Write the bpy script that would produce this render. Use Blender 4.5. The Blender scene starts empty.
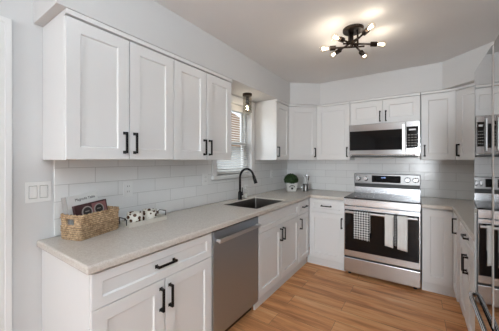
import bpy, bmesh, math, random
from mathutils import Matrix, Vector
random.seed(7)
C = bpy.context.scene.collection
S = bpy.context.scene
PI = math.pi
YB = 3.76      # back wall
XR = 2.75      # right wall
ZC = 2.44      # ceiling
YN = -7.0      # rear wall behind the viewer
CT = 0.915     # counter top height

# ------------------------------------------------------------------ camera
cam = bpy.data.cameras.new('camera'); co = bpy.data.objects.new('camera', cam); C.objects.link(co)
cam.sensor_fit = 'HORIZONTAL'; cam.sensor_width = 36.0
cam.lens = 36.0*248/499
cam.shift_y = -5.5/499
cam.clip_start = 0.05
co.location = (1.80, 0.0, 1.37)
co.rotation_euler = (PI/2, 0, math.radians(34.2))
S.camera = co

# ------------------------------------------------------------------ world and big lights
w = bpy.data.worlds.new('sky'); S.world = w; w.use_nodes = True
nt = w.node_tree; bg = nt.nodes['Background']
bg.inputs[0].default_value = (.86, .93, 1, 1); bg.inputs[1].default_value = 1.3      # bright overcast sky

def area(name, loc, rot, sx, sy, power, col=(1,1,1)):
    l = bpy.data.lights.new(name, 'AREA'); l.shape = 'RECTANGLE'; l.size = sx; l.size_y = sy
    l.energy = power; l.color = col
    o = bpy.data.objects.new(name, l); C.objects.link(o); o.location = loc; o.rotation_euler = rot
    return o
# fill lights added in the unseen room behind the viewer
dr_ = area('rear_fill_light', (2.32, YN+0.06, 1.35), (PI/2, 0, math.radians(4)), .8, 1.8, 18, (.90, .955, 1)); dr_.data.spread = math.radians(50)  # narrow beam added to brighten the back wall
area('ceiling_fill_light', (2.2, -5.0, ZC-0.035), (0, 0, 0), .9, 2.4, 36, (.81, .925, 1))  # overhead fill, added to even out the light

# fill light added outside the kitchen window, out of view, for the back corner
sk = area('window_fill_light', (-1.25, 1.55, 2.75), (0, 0, 0), 1.3, 1.3, 40, (.9, .96, 1))
from mathutils import Vector as _V
sk.rotation_euler = (_V((1.7, 3.3, 1.2))-_V(sk.location)).to_track_quat('-Z', 'Y').to_euler()

S.view_settings.view_transform = 'Standard'; S.view_settings.look = 'None'
S.view_settings.gamma = 1; S.view_settings.use_curve_mapping = False
S.view_settings.exposure = 0.41

# ------------------------------------------------------------------ materials
def mat(name, col, rough=.5, metal=0.0, spec=None, coat=0):
    m = bpy.data.materials.new(name); m.use_nodes = True
    b = m.node_tree.nodes['Principled BSDF']
    b.inputs['Base Color'].default_value = (*col, 1); b.inputs['Roughness'].default_value = rough
    b.inputs['Metallic'].default_value = metal
    if spec is not None: b.inputs['Specular IOR Level'].default_value = spec
    if coat: b.inputs['Coat Weight'].default_value = coat
    return m
def N(m, t, **k):
    n = m.node_tree.nodes.new(t)
    for a, v in k.items(): setattr(n, a, v)
    return n
def L(m, a, b): m.node_tree.links.new(a, b)
def P(m): return m.node_tree.nodes['Principled BSDF']
def coords(m, kind='Object', scale=(1,1,1), rot=(0,0,0)):
    tc = N(m, 'ShaderNodeTexCoord'); mp = N(m, 'ShaderNodeMapping')
    mp.inputs['Scale'].default_value = scale; mp.inputs['Rotation'].default_value = rot
    L(m, tc.outputs[kind], mp.inputs[0]); return mp.outputs[0]
def noise_mix(m, vec, scale, c1, c2, lo=.4, hi=.6, detail=4):
    n = N(m, 'ShaderNodeTexNoise'); n.inputs['Scale'].default_value = scale; n.inputs['Detail'].default_value = detail
    L(m, vec, n.inputs['Vector'])
    r = N(m, 'ShaderNodeValToRGB'); r.color_ramp.elements[0].position = lo; r.color_ramp.elements[1].position = hi
    r.color_ramp.elements[0].color = (*c1, 1); r.color_ramp.elements[1].color = (*c2, 1)
    L(m, n.outputs['Fac'], r.inputs[0]); return r.outputs[0], n.outputs['Fac']
def bump(m, h, strength, dist=.002):
    b = N(m, 'ShaderNodeBump'); b.inputs['Strength'].default_value = strength; b.inputs['Distance'].default_value = dist
    L(m, h, b.inputs['Height']); L(m, b.outputs[0], P(m).inputs['Normal'])

M = {}
def painted(name, col, rough, var=.02):
    m = mat(name, col, rough)
    c, f = noise_mix(m, coords(m), 3, tuple(x*(1-var) for x in col), col, .3, .7)
    L(m, c, P(m).inputs['Base Color'])
    n = N(m, 'ShaderNodeTexNoise'); n.inputs['Scale'].default_value = 250
    L(m, coords(m), n.inputs['Vector']); bump(m, n.outputs[0], .04, .001)
    return m
M['wall'] = painted('wall_paint', (.69, .69, .69), .7)
M['ceiling'] = painted('ceiling_paint', (.85, .85, .85), .85)
M['trim'] = painted('trim_paint', (.8, .8, .8), .35, .01)
M['cab'] = painted('cabinet_paint', (.80, .80, .80), .34, .01)
M['kick'] = painted('toe_kick_paint', (.75, .75, .745), .5)
M['black'] = mat('black_metal', (.012, .012, .013), .35, .6)
M['bronze'] = mat('dark_bronze', (.045, .032, .025), .38, .8)
M['plastic_white'] = mat('white_plastic', (.82, .82, .81), .3)
M['plastic_dark'] = mat('dark_plastic', (.02, .02, .02), .4)
M['black_glass'] = mat('black_glass', (.006, .006, .007), .05, 0, .28)
M['cooktop'] = mat('cooktop_glass', (.022, .018, .016), .12, 0)
P(M['cooktop']).inputs['IOR'].default_value = 1.1
M['chrome'] = mat('chrome', (.85, .85, .86), .08, 1)

def brushed(name, col, rough, sc=(1, 60, 1)):
    m = mat(name, col, rough, 1)
    c, f = noise_mix(m, coords(m, 'Object', sc), 8, tuple(x*.985 for x in col), col, .3, .7)
    L(m, c, P(m).inputs['Base Color'])
    mr = N(m, 'ShaderNodeMapRange'); mr.inputs['To Min'].default_value = rough*.97; mr.inputs['To Max'].default_value = rough*1.05
    L(m, f, mr.inputs['Value']); L(m, mr.outputs[0], P(m).inputs['Roughness'])
    return m
M['steel'] = brushed('stainless_steel', (.60, .615, .635), .26, (1, 1, 60))
M['steel_dark'] = brushed('dishwasher_steel', (.43, .48, .54), .44, (60, 60, 1))
M['steel_mw'] = brushed('microwave_steel', (.50, .50, .505), .13, (1, 1, 60))
M['steel_bright'] = mat('satin_steel_bar', (.75, .76, .78), .3, 1)
M['steel_panel'] = brushed('range_panel_steel', (.24, .24, .24), .34, (1, 1, 60))
M['steel_sink'] = brushed('sink_steel', (.27, .255, .24), .32, (30, 1, 1))
M['steel_mirror'] = mat('polished_fridge_steel', (.40, .40, .405), .03, 1)
M['fridge_side'] = mat('fridge_side', (.08, .08, .085), .4)

# tile
def tile(name, axis):
    m = mat(name, (.63, .625, .615), .09, 0, .4)
    tc = N(m, 'ShaderNodeTexCoord'); sp = N(m, 'ShaderNodeSeparateXYZ'); cb = N(m, 'ShaderNodeCombineXYZ')
    L(m, tc.outputs['Object'], sp.inputs[0])
    L(m, sp.outputs[axis], cb.inputs[0]); L(m, sp.outputs[2], cb.inputs[1])
    ad = N(m, 'ShaderNodeVectorMath', operation='ADD'); ad.inputs[1].default_value = (.12, .1-CT % .1016+.0016, 0)
    L(m, cb.outputs[0], ad.inputs[0])
    b = N(m, 'ShaderNodeTexBrick'); b.offset = .5
    b.inputs['Scale'].default_value = 1; b.inputs['Brick Width'].default_value = .305; b.inputs['Row Height'].default_value = .1016
    b.inputs['Mortar Size'].default_value = .0018; b.inputs['Mortar Smooth'].default_value = .3
    b.inputs['Color1'].default_value = (.84, .84, .835, 1); b.inputs['Color2'].default_value = (.80, .80, .795, 1)
    b.inputs['Mortar'].default_value = (.54, .535, .525, 1)
    L(m, ad.outputs[0], b.inputs['Vector']); L(m, b.outputs['Color'], P(m).inputs['Base Color'])
    n = N(m, 'ShaderNodeTexNoise'); n.inputs['Scale'].default_value = 9; L(m, ad.outputs[0], n.inputs['Vector'])
    mx = N(m, 'ShaderNodeMath', operation='MULTIPLY_ADD'); mx.inputs[1].default_value = -1.0
    L(m, b.outputs['Fac'], mx.inputs[0]); L(m, n.outputs['Fac'], mx.inputs[2])
    bump(m, mx.outputs[0], .5, .0025)
    mr = N(m, 'ShaderNodeMapRange'); mr.inputs['To Min'].default_value = .2; mr.inputs['To Max'].default_value = .7
    L(m, b.outputs['Fac'], mr.inputs['Value']); L(m, mr.outputs[0], P(m).inputs['Roughness'])
    return m
M['tile_y'] = tile('subway_tile_side', 1); M['tile_x'] = tile('subway_tile_back', 0)

# oak plank floor, planks along x
m = mat('oak_plank_floor', (.4, .26, .16), .42, 0, .35)
v = coords(m)
b = N(m, 'ShaderNodeTexBrick'); b.offset = .37; b.inputs['Scale'].default_value = 1
b.inputs['Brick Width'].default_value = 1.22; b.inputs['Row Height'].default_value = .18
b.inputs['Mortar Size'].default_value = .0012; b.inputs['Color1'].default_value = (0,0,0,1); b.inputs['Color2'].default_value = (1,1,1,1)
b.inputs['Mortar'].default_value = (.5,.5,.5,1); L(m, v, b.inputs['Vector'])
st = N(m, 'ShaderNodeMapping'); st.inputs['Scale'].default_value = (.9, 9, 1); L(m, v, st.inputs[0])
off = N(m, 'ShaderNodeVectorMath', operation='MULTIPLY_ADD'); off.inputs[1].default_value = (3, 5, 7)
L(m, b.outputs['Color'], off.inputs[0]); L(m, st.outputs[0], off.inputs[2])
n1 = N(m, 'ShaderNodeTexNoise'); n1.inputs['Scale'].default_value = 1.6; n1.inputs['Detail'].default_value = 6; n1.inputs['Distortion'].default_value = .6
L(m, off.outputs[0], n1.inputs['Vector'])
r = N(m, 'ShaderNodeValToRGB'); e = r.color_ramp.elements
e[0].position = .3; e[0].color = (.46, .18, .065, 1); e[1].position = .72; e[1].color = (.92, .57, .29, 1)
k = r.color_ramp.elements.new(.5); k.color = (.80, .37, .155, 1)
L(m, n1.outputs['Fac'], r.inputs[0])
n2 = N(m, 'ShaderNodeTexNoise'); n2.inputs['Scale'].default_value = 1; st2 = N(m, 'ShaderNodeMapping'); st2.inputs['Scale'].default_value = (6, 140, 1)
L(m, v, st2.inputs[0]); L(m, st2.outputs[0], n2.inputs['Vector']); n2.inputs['Detail'].default_value = 3
mxx = N(m, 'ShaderNodeMix', data_type='RGBA', blend_type='MULTIPLY'); mxx.inputs['Factor'].default_value = .5
rr = N(m, 'ShaderNodeValToRGB'); rr.color_ramp.elements[0].position = .35; rr.color_ramp.elements[0].color = (.68,.64,.6,1); rr.color_ramp.elements[1].position = .6
L(m, n2.outputs['Fac'], rr.inputs[0]); L(m, r.outputs[0], mxx.inputs[6]); L(m, rr.outputs[0], mxx.inputs[7])
mx3 = N(m, 'ShaderNodeMix', data_type='RGBA'); L(m, b.outputs['Fac'], mx3.inputs['Factor'])
L(m, mxx.outputs[2], mx3.inputs[6]); mx3.inputs[7].default_value = (.16, .095, .055, 1)
L(m, mx3.outputs[2], P(m).inputs['Base Color'])
bump(m, n2.outputs['Fac'], .1, .001)
M['floor'] = m

# quartz
m = mat('beige_quartz', (.5, .46, .42), .22, 0, .5)
c1, _ = noise_mix(m, coords(m), 260, (.52, .465, .41), (.68, .63, .575), .36, .52, 3)
c2, f2 = noise_mix(m, coords(m), 90, (.58, .525, .47), (.70, .65, .60), .4, .6, 5)
mx = N(m, 'ShaderNodeMix', data_type='RGBA'); mx.inputs['Factor'].default_value = .5
L(m, c1, mx.inputs[6]); L(m, c2, mx.inputs[7]); L(m, mx.outputs[2], P(m).inputs['Base Color'])
M['quartz'] = m

# clear glass (thin): transparent with a fresnel reflection
def glass(name, tint=(1,1,1), base=.035):
    m = bpy.data.materials.new(name); m.use_nodes = True; t = m.node_tree; t.nodes.remove(P(m))
    out = t.nodes['Material Output']; tr = N(m, 'ShaderNodeBsdfTransparent'); tr.inputs[0].default_value = (*tint, 1)
    g = N(m, 'ShaderNodeBsdfGlossy'); g.inputs['Roughness'].default_value = .02
    f = N(m, 'ShaderNodeLayerWeight'); f.inputs[0].default_value = .25
    pw = N(m, 'ShaderNodeMath', operation='POWER'); pw.inputs[1].default_value = 3; L(m, f.outputs['Facing'], pw.inputs[0])
    ma = N(m, 'ShaderNodeMath', operation='MULTIPLY_ADD'); ma.inputs[1].default_value = .45; ma.inputs[2].default_value = base; L(m, pw.outputs[0], ma.inputs[0])
    mx = N(m, 'ShaderNodeMixShader'); L(m, ma.outputs[0], mx.inputs[0]); L(m, tr.outputs[0], mx.inputs[1]); L(m, g.outputs[0], mx.inputs[2])
    L(m, mx.outputs[0], out.inputs[0]); return m
M['glass'] = glass('clear_glass', (.97, .98, .98)); M['bulb_glass'] = glass('bulb_glass', (1, .97, .92), .03); M['shade_glass'] = glass('seeded_shade_glass', (.9, .89, .86), .09)
def emit(name, col, s):
    m = mat(name, (.8,.8,.8)); b = P(m); b.inputs['Emission Color'].default_value = (*col, 1); b.inputs['Emission Strength'].default_value = s; return m
M['filament'] = emit('glowing_filament', (1, .80, .55), 12)
M['display'] = emit('blue_display_digits', (.2, .4, 1), 1.2)
M['clock'] = emit('dim_clock_display', (.25, .35, .5), .12)
M['blind'] = mat('white_blind_slat', (.78, .77, .75), .5)

# wicker
m = mat('woven_wicker', (.45, .3, .17), .7)
v = coords(m, 'Object')
wv = N(m, 'ShaderNodeTexWave', wave_type='BANDS', bands_direction='Z'); wv.inputs['Scale'].default_value = 26; wv.inputs['Distortion'].default_value = 5; wv.inputs['Detail Scale'].default_value = 6
L(m, v, wv.inputs[0])
cc, ff = noise_mix(m, v, 70, (.46, .28, .15), (.88, .64, .40), .32, .66, 3)
mx = N(m, 'ShaderNodeMix', data_type='RGBA', blend_type='MULTIPLY'); mx.inputs['Factor'].default_value = .45
L(m, cc, mx.inputs[6]); L(m, wv.outputs[0], mx.inputs[7]); L(m, mx.outputs[2], P(m).inputs['Base Color'])
bump(m, wv.outputs['Fac'], .8, .003); M['wicker'] = m

# leaf
m = mat('boxwood_leaf', (.05, .16, .03), .6)
cc, _ = noise_mix(m, coords(m), 60, (.005, .02, .003), (.035, .085, .014), .35, .65); L(m, cc, P(m).inputs['Base Color']); M['leaf'] = m
# gingham
def gingham(name, a, b_, sc, invert=False):
    m = mat(name, a, .9); v = coords(m, 'Object', (sc, sc, sc)); sp = N(m, 'ShaderNodeSeparateXYZ'); L(m, v, sp.inputs[0])
    o = []
    for ax in (0, 2):
        fr = N(m, 'ShaderNodeMath', operation='FRACT'); L(m, sp.outputs[ax], fr.inputs[0])
        gt = N(m, 'ShaderNodeMath', operation='GREATER_THAN'); gt.inputs[1].default_value = .5; L(m, fr.outputs[0], gt.inputs[0]); o.append(gt.outputs[0])
    ad = N(m, 'ShaderNodeMath', operation='ADD'); L(m, o[0], ad.inputs[0]); L(m, o[1], ad.inputs[1])
    dv = N(m, 'ShaderNodeMath', operation='MULTIPLY'); dv.inputs[1].default_value = .5; L(m, ad.outputs[0], dv.inputs[0])
    mx = N(m, 'ShaderNodeMix', data_type='RGBA'); L(m, dv.outputs[0], mx.inputs['Factor']); mx.inputs[6].default_value = (*a, 1); mx.inputs[7].default_value = (*b_, 1)
    L(m, mx.outputs[2], P(m).inputs['Base Color']); return m
M['gingham'] = gingham('black_white_check_cloth', (.75,.75,.74), (.012,.012,.012), 38)
M['check_band'] = gingham('dark_check_band', (.3,.3,.3), (.01,.01,.01), 60)
M['cloth'] = mat('white_cloth', (.80, .79, .77), .9)
# speckled ceramic
m = mat('dotted_ceramic', (.8,.79,.76), .25)
vo = N(m, 'ShaderNodeTexVoronoi'); vo.inputs['Scale'].default_value = 34; L(m, coords(m), vo.inputs['Vector'])
r = N(m, 'ShaderNodeValToRGB'); r.color_ramp.interpolation = 'CONSTANT'; r.color_ramp.elements[0].color = (.10,.05,.03,1); r.color_ramp.elements[1].position = .40; r.color_ramp.elements[1].color = (.72,.69,.62,1)
L(m, vo.outputs['Distance'], r.inputs[0]); L(m, r.outputs[0], P(m).inputs['Base Color']); M['dots'] = m
M['ceramic'] = mat('white_ceramic', (.72,.71,.68), .3)
M['tray'] = mat('whitewashed_wood', (.62,.58,.51), .6)
M['paper'] = mat('book_pages', (.78,.76,.71), .8)
M['book_white'] = mat('white_book_cover', (.85,.85,.84), .45)
M['book_spine'] = mat('grey_book_spine', (.36,.35,.34), .5)
M['book_dark'] = mat('maroon_book_cover', (.055,.018,.02), .4)
M['pink'] = mat('pink_print', (.30,.13,.13), .5)
M['print_dark'] = mat('dark_print', (.03,.025,.025), .5)
M['print_light'] = mat('printed_plate_grey', (.42,.38,.36), .5)
M['print_grey'] = mat('grey_print', (.3,.29,.27), .5)
M['house'] = mat('pale_siding', (.6,.6,.6), .8); M['house_brown'] = mat('brown_eaves', (.30,.18,.11), .8)
M['grass'] = mat('outdoor_ground', (.35,.34,.30), .9)
M['soap'] = mat('soap_liquid', (.75,.74,.70), .2)
M['grille'] = mat('grille_dark', (.03,.03,.03), .5)

# ------------------------------------------------------------------ mesh helpers
def add_box(bm, x0, x1, y0, y1, z0, z1, mtx=None):
    if x0 > x1: x0, x1 = x1, x0
    if y0 > y1: y0, y1 = y1, y0
    vs = [bm.verts.new(p) for p in ((x0,y0,z0),(x1,y0,z0),(x1,y1,z0),(x0,y1,z0),(x0,y0,z1),(x1,y0,z1),(x1,y1,z1),(x0,y1,z1))]
    for f in ((0,3,2,1),(4,5,6,7),(0,1,5,4),(1,2,6,5),(2,3,7,6),(3,0,4,7)): bm.faces.new([vs[i] for i in f])
    if mtx: bmesh.ops.transform(bm, matrix=mtx, verts=vs)
    return vs
def obj(name, bm, m, parent=None, bevel=0, smooth=False, seg=2):
    me = bpy.data.meshes.new(name); bmesh.ops.recalc_face_normals(bm, faces=bm.faces[:])
    bm.to_mesh(me); bm.free(); me.materials.append(m)
    if smooth:
        for p in me.polygons: p.use_smooth = True
    o = bpy.data.objects.new(name, me); C.objects.link(o)
    if parent: o.parent = parent
    if bevel:
        b = o.modifiers.new('bevel', 'BEVEL'); b.width = bevel; b.segments = seg; b.limit_method = 'ANGLE'; b.angle_limit = math.radians(40)
        b.harden_normals = False
    return o
def box(name, m, parent, x0, x1, y0, y1, z0, z1, bevel=.002, seg=2):
    bm = bmesh.new(); add_box(bm, x0, x1, y0, y1, z0, z1); return obj(name, bm, m, parent, bevel, seg=seg)
def add_tube(bm, pts, r, seg=10, cap=True):
    pts = [Vector(p) for p in pts]; rings = []
    rs = r if isinstance(r, (list, tuple)) else [r]*len(pts)
    up = None
    for i, p in enumerate(pts):
        t = (pts[min(i+1, len(pts)-1)] - pts[max(i-1, 0)]).normalized()
        if up is None: up = Vector((0,0,1)) if abs(t.z) < .9 else Vector((1,0,0))
        a = t.cross(up).normalized(); bb = a.cross(t).normalized(); up = bb
        rings.append([bm.verts.new(p + rs[i]*(math.cos(2*PI*k/seg)*a + math.sin(2*PI*k/seg)*bb)) for k in range(seg)])
    for a, b_ in zip(rings, rings[1:]):
        for k in range(seg): bm.faces.new((a[k], a[(k+1) % seg], b_[(k+1) % seg], b_[k]))
    if cap: bm.faces.new(rings[0][::-1]); bm.faces.new(rings[-1])
def add_lathe(bm, prof, seg=24, mtx=None):
    new = []; rings = []
    for r, z in prof:
        if r < 1e-5: v = bm.verts.new((0,0,z)); rings.append([v]); new.append(v)
        else:
            rg = [bm.verts.new((r*math.cos(2*PI*k/seg), r*math.sin(2*PI*k/seg), z)) for k in range(seg)]; rings.append(rg); new += rg
    for a, b_ in zip(rings, rings[1:]):
        for k in range(seg):
            q = [a[0] if len(a)==1 else a[k], a[0] if len(a)==1 else a[(k+1)%seg], b_[0] if len(b_)==1 else b_[(k+1)%seg], b_[0] if len(b_)==1 else b_[k]]
            q2 = []
            for v in q:
                if v not in q2: q2.append(v)
            if len(q2) > 2: bm.faces.new(q2)
    if mtx: bmesh.ops.transform(bm, matrix=mtx, verts=new)
def add_prism(bm, poly, z0, z1):
    a = [bm.verts.new((x, y, z0)) for x, y in poly]; b_ = [bm.verts.new((x, y, z1)) for x, y in poly]; n = len(poly)
    bm.faces.new(a[::-1]); bm.faces.new(b_)
    for i in range(n): bm.faces.new((a[i], a[(i+1) % n], b_[(i+1) % n], b_[i]))
def cells(bm, us, vs, keep, w0, w1, place):
    """extruded grid of cells; place(u, v, w) -> xyz"""
    V = {}
    def g(i, j, k):
        if (i, j, k) not in V: V[i, j, k] = bm.verts.new(place(us[i], vs[j], (w0, w1)[k]))
        return V[i, j, k]
    K = {(i, j) for i in range(len(us)-1) for j in range(len(vs)-1) if keep((us[i]+us[i+1])/2, (vs[j]+vs[j+1])/2)}
    for i, j in K:
        bm.faces.new((g(i,j,0), g(i,j+1,0), g(i+1,j+1,0), g(i+1,j,0))); bm.faces.new((g(i,j,1), g(i+1,j,1), g(i+1,j+1,1), g(i,j+1,1)))
        for di, dj, a, b_ in ((-1,0,(i,j),(i,j+1)), (1,0,(i+1,j),(i+1,j+1)), (0,-1,(i,j),(i+1,j)), (0,1,(i,j+1),(i+1,j+1))):
            if (i+di, j+dj) not in K: bm.faces.new((g(*a,0), g(*b_,0), g(*b_,1), g(*a,1)))
def thing(name, label, cat, loc=(0,0,0), rotz=0, group=None):
    o = bpy.data.objects.new(name, None); C.objects.link(o); o.empty_display_size = .1
    o.location = loc; o.rotation_euler = (0,0,rotz); o['label'] = label; o['category'] = cat
    if group: o['group'] = group
    return o
def tag(o, label, cat, group=None):
    o['label'] = label; o['category'] = cat
    if group: o['group'] = group
    return o
def struct(o): o['kind'] = 'structure'; return o
def text(s, name, m, parent, loc, rot, size, ext=.0004, mtx=None):
    c = bpy.data.curves.new(name, 'FONT'); c.body = s; c.size = size; c.extrude = ext; c.align_x = 'CENTER'; c.align_y = 'CENTER'
    t = bpy.data.objects.new(name, c); C.objects.link(t)
    dg = bpy.context.evaluated_depsgraph_get(); me = bpy.data.meshes.new_from_object(t.evaluated_get(dg))
    bpy.data.objects.remove(t); me.materials.clear(); me.materials.append(m)
    o = bpy.data.objects.new(name, me); C.objects.link(o); o.parent = parent; o.location = loc; o.rotation_euler = rot
    return o

# ------------------------------------------------------------------ room shell
WY0, WY1, WZ0, WZ1 = 2.0, 2.67, 1.20, 2.04      # window opening
DY0, DY1, DZ = -0.52, 0.295, 2.03               # doorway in the left wall
struct(box('floor', M['floor'], None, -.15, XR+.15, YN-.15, YB+.15, -.1, 0, 0))
struct(box('ceiling', M['ceiling'], None, -.15, XR+.15, YN-.15, YB+.15, ZC, ZC+.1, 0))
bm = bmesh.new()
cells(bm, [YN-.15, DY0, DY1, WY0, WY1, YB+.15], [0, WZ0, DZ, WZ1, ZC],
      lambda u, v: not (WY0 < u < WY1 and WZ0 < v < WZ1) and not (DY0 < u < DY1 and v < DZ), -.14, 0, lambda u, v, w_: (w_, u, v))
struct(obj('wall_left', bm, M['wall']))
struct(box('wall_back', M['wall'], None, 0, XR, YB, YB+.14, 0, ZC, 0))
struct(box('wall_right', M['wall'], None, XR, XR+.14, YN-.15, YB+.15, 0, ZC, 0))
bm = bmesh.new()
cells(bm, [0, 1.65, 2.72, XR], [0, .4, 2.3, ZC], lambda u, v: not (1.65 < u < 2.72 and .4 < v < 2.3), YN-.14, YN, lambda u, v, w_: (u, w_, v))
struct(obj('wall_rear', bm, M['wall']))
wf = struct(obj('added_rear_window', (lambda b_: (cells(b_, [1.65, 1.7, 2.67, 2.72], [.4, .45, 2.25, 2.3],
      lambda u, v: not (.45 < v < 2.25 and 1.7 < u < 2.67), YN-.10, YN-.04, lambda u, v, w_: (u, w_, v)), b_)[1])(bmesh.new()), M['trim']))  # unseen window, put in as an opening for the rear fill
box('pane', M['glass'], wf, 1.7, 2.67, YN-.075, YN-.07, .45, 2.25, 0)

# soffits (dropped boxes above the wall cabinets) with diagonal corners
ZS = 2.14
sx = .337
poly = [(0, .472), (sx, .472), (sx, 3.14), (.665, YB-.337), (2.02, YB-.337), (XR-.337, 3.035), (XR-.337, .6), (XR, .6), (XR, YB), (0, YB)]
bm = bmesh.new(); add_prism(bm, poly, ZS, ZC); struct(obj('ceiling_soffit', bm, M['wall'], None, .003))

# backsplash tile
bm = bmesh.new()
cells(bm, [.568, 1.925, 2.755, YB], [CT, 1.15, 1.39], lambda u, v: not (1.925 < u < 2.755 and v > 1.15), 0, .009, lambda u, v, w_: (w_, u, v))
struct(obj('wall_left_tile', bm, M['tile_y'], None, .0015))
struct(box('wall_back_tile', M['tile_x'], None, .009, XR-.009, YB-.009, YB, CT, 1.42, .0015))
struct(box('wall_right_tile', M['tile_y'], None, XR-.009, XR, 1.68, YB-.009, CT, 1.39, .0015))

# doorway on the left wall
d1 = struct(box('door_1', M['trim'], None, -.05, -.012, DY0+.012, DY1-.012, .008, DZ-.012, .002))
for z0, z1 in ((.25, .95), (1.1, 1.85)):
    box('door_panel', M['trim'], d1, -.0125, -.006, DY0+.13, DY1-.13, z0, z1, .003)
bm = bmesh.new()
cw = .086
cells(bm, [DY0-cw, DY0, DY1, DY1+cw], [0, DZ, DZ+cw], lambda u, v: not (DY0 < u < DY1 and v < DZ), .0, .012, lambda u, v, w_: (w_, u, v))
cells(bm, [DY0-cw, DY0-cw+.028, DY1+cw-.028, DY1+cw], [0, DZ+cw-.028, DZ+cw], lambda u, v: not (DY0-cw+.028 < u < DY1+cw-.028 and v < DZ+cw-.028), .0121, .02, lambda u, v, w_: (w_, u, v))
struct(obj('trim_1', bm, M['trim'], None, .003))

# window over the sink
win = struct(obj('window_1', (lambda b_: (cells(b_, [1.935, WY0, WY1, 2.74], [WZ0-.002, WZ1, 2.12], lambda u, v: not (WY0 < u < WY1 and v < WZ1), .0, .02, lambda u, v, w_: (w_, u, v)), b_)[1])(bmesh.new()), M['trim'], None, .002))
box('window_sill', M['trim'], win, -.09, .045, 1.925, 2.75, 1.165, 1.199, .004)
bm = bmesh.new()
cells(bm, [WY0, WY0+.03, WY1-.03, WY1], [WZ0, WZ0+.03, WZ1-.03, WZ1], lambda u, v: not (WY0+.03 < u < WY1-.03 and WZ0+.03 < v < WZ1-.03), -.135, -.065, lambda u, v, w_: (w_, u, v))
obj('window_frame', bm, M['trim'], win, .002)
for (z0, z1, x0) in ((WZ0+.03, 1.60, -.095), (1.565, WZ1-.03, -.125)):
    bm = bmesh.new(); a, b_ = WY0+.03, WY1-.03
    cells(bm, [a, a+.035, b_-.035, b_], [z0, z0+.035, z1-.035, z1], lambda u, v: not (a+.035 < u < b_-.035 and z0+.035 < v < z1-.035), x0, x0+.028, lambda u, v, w_: (w_, u, v))
    s = obj('sash', bm, M['trim'], win, .002)
    box('pane', M['glass'], s, x0+.012, x0+.016, a+.035, b_-.035, z0+.035, z1-.035, 0)
# blind
bl = thing('window_blind', 'white horizontal slat blind hanging in the window over the sink', 'blind', (-.035, (WY0+WY1)/2, 1.21))
hw = (WY1-WY0)/2-.012
box('headrail', M['blind'], bl, -.02, .028, -hw, hw, .75, .826, .003)
bm = bmesh.new(); zz = .035
while zz < .74:
    mt = Matrix.Translation((0, 0, zz)) @ Matrix.Rotation(math.radians(26), 4, 'Y')
    add_box(bm, -.017, .017, -hw, hw, -.0007, .0007, mt); zz += .0285
obj('slats', bm, M['blind'], bl)
box('bottom_rail', M['blind'], bl, -.014, .014, -hw, hw, .002, .018, .003)
for y in (-.2, .2):
    bm = bmesh.new(); add_tube(bm, [(.021, y, .01), (.021, y, .76)], .001, 6); obj('ladder_cord', bm, M['blind'], bl)
bm = bmesh.new(); add_tube(bm, [(.036, hw-.06, .3), (.034, hw-.06, .77)], .003, 8); obj('tilt_wand', bm, M['blind'], bl)

# outside world: hazy overcast daylight
struct(box('outdoor_ground', M['grass'], None, -30, -.6, -14, 26, -.9, -.8, 0))
hs = thing('neighbouring_house', 'neighbouring house with pale siding and brown eaves outside the window', 'house', (-5, 5.5, -.8))
box('wall', M['house'], hs, -3, 0, -7, 7, 0, 2.75, 0)
bm = bmesh.new()
vs = [bm.verts.new(p) for p in ((.5,-7.4,2.7),(.5,7.4,2.7),(-3.5,7.4,5.2),(-3.5,-7.4,5.2),(.5,-7.4,2.9),(.5,7.4,2.9),(-3.5,7.4,5.4),(-3.5,-7.4,5.4))]
for f in ((0,3,2,1),(4,5,6,7),(0,1,5,4),(1,2,6,5),(2,3,7,6),(3,0,4,7)): bm.faces.new([vs[i] for i in f])
obj('roof', bm, M['house_brown'], hs)

# ------------------------------------------------------------------ cabinetry
def pull(parent, cx, yf, cz, vertical=True, ln=.14):
    """square black arched pull; yf = door face (local -y is out)"""
    bm = bmesh.new(); h = ln/2; t = .0065
    def q(a0, a1, y0, y1, wd):
        if vertical: add_box(bm, cx-wd, cx+wd, y0, y1, cz+a0, cz+a1)
        else: add_box(bm, cx+a0, cx+a1, y0, y1, cz-wd, cz+wd)
    q(-h, h, yf-.033, yf-.023, t)
    for s in (-1, 1):
        q(s*h-(.012 if s > 0 else 0), s*h+(0 if s > 0 else .012), yf-.0232, yf, t)
        q(s*(h-.006)-.009, s*(h-.006)+.009, yf-.004, yf, t+.0035)
    return obj('handle', bm, M['black'], parent, .0018)
def front(name, parent, x0, x1, z0, z1, yb, rail=.065, handle=None, m=None):
    """shaker front. yb = local y of its back; it is 19 mm thick towards -y"""
    m = m or M['cab']; bm = bmesh.new(); T = .019; yf = yb-T
    if z1-z0 < .22: rail = .045
    def ring(i, y): return [bm.verts.new(p) for p in ((x0+i, y, z0+i), (x1-i, y, z0+i), (x1-i, y, z1-i), (x0+i, y, z1-i))]
    R = [ring(0, yb), ring(0, yf+.0015), ring(.0015, yf), ring(rail, yf), ring(rail+.0025, yf+.0025), ring(rail+.006, yf+.009)]
    bm.faces.new(R[0][::-1])
    for a, b_ in zip(R, R[1:]):
        for k in range(4): bm.faces.new((a[k], a[(k+1) % 4], b_[(k+1) % 4], b_[k]))
    bm.faces.new(R[-1])
    o = obj(name, bm, m, parent)
    if handle:
        kind, hx, hz = handle
        pull(o, hx, yf, hz, kind == 'v', .128)
    return o
G = .003
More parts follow.
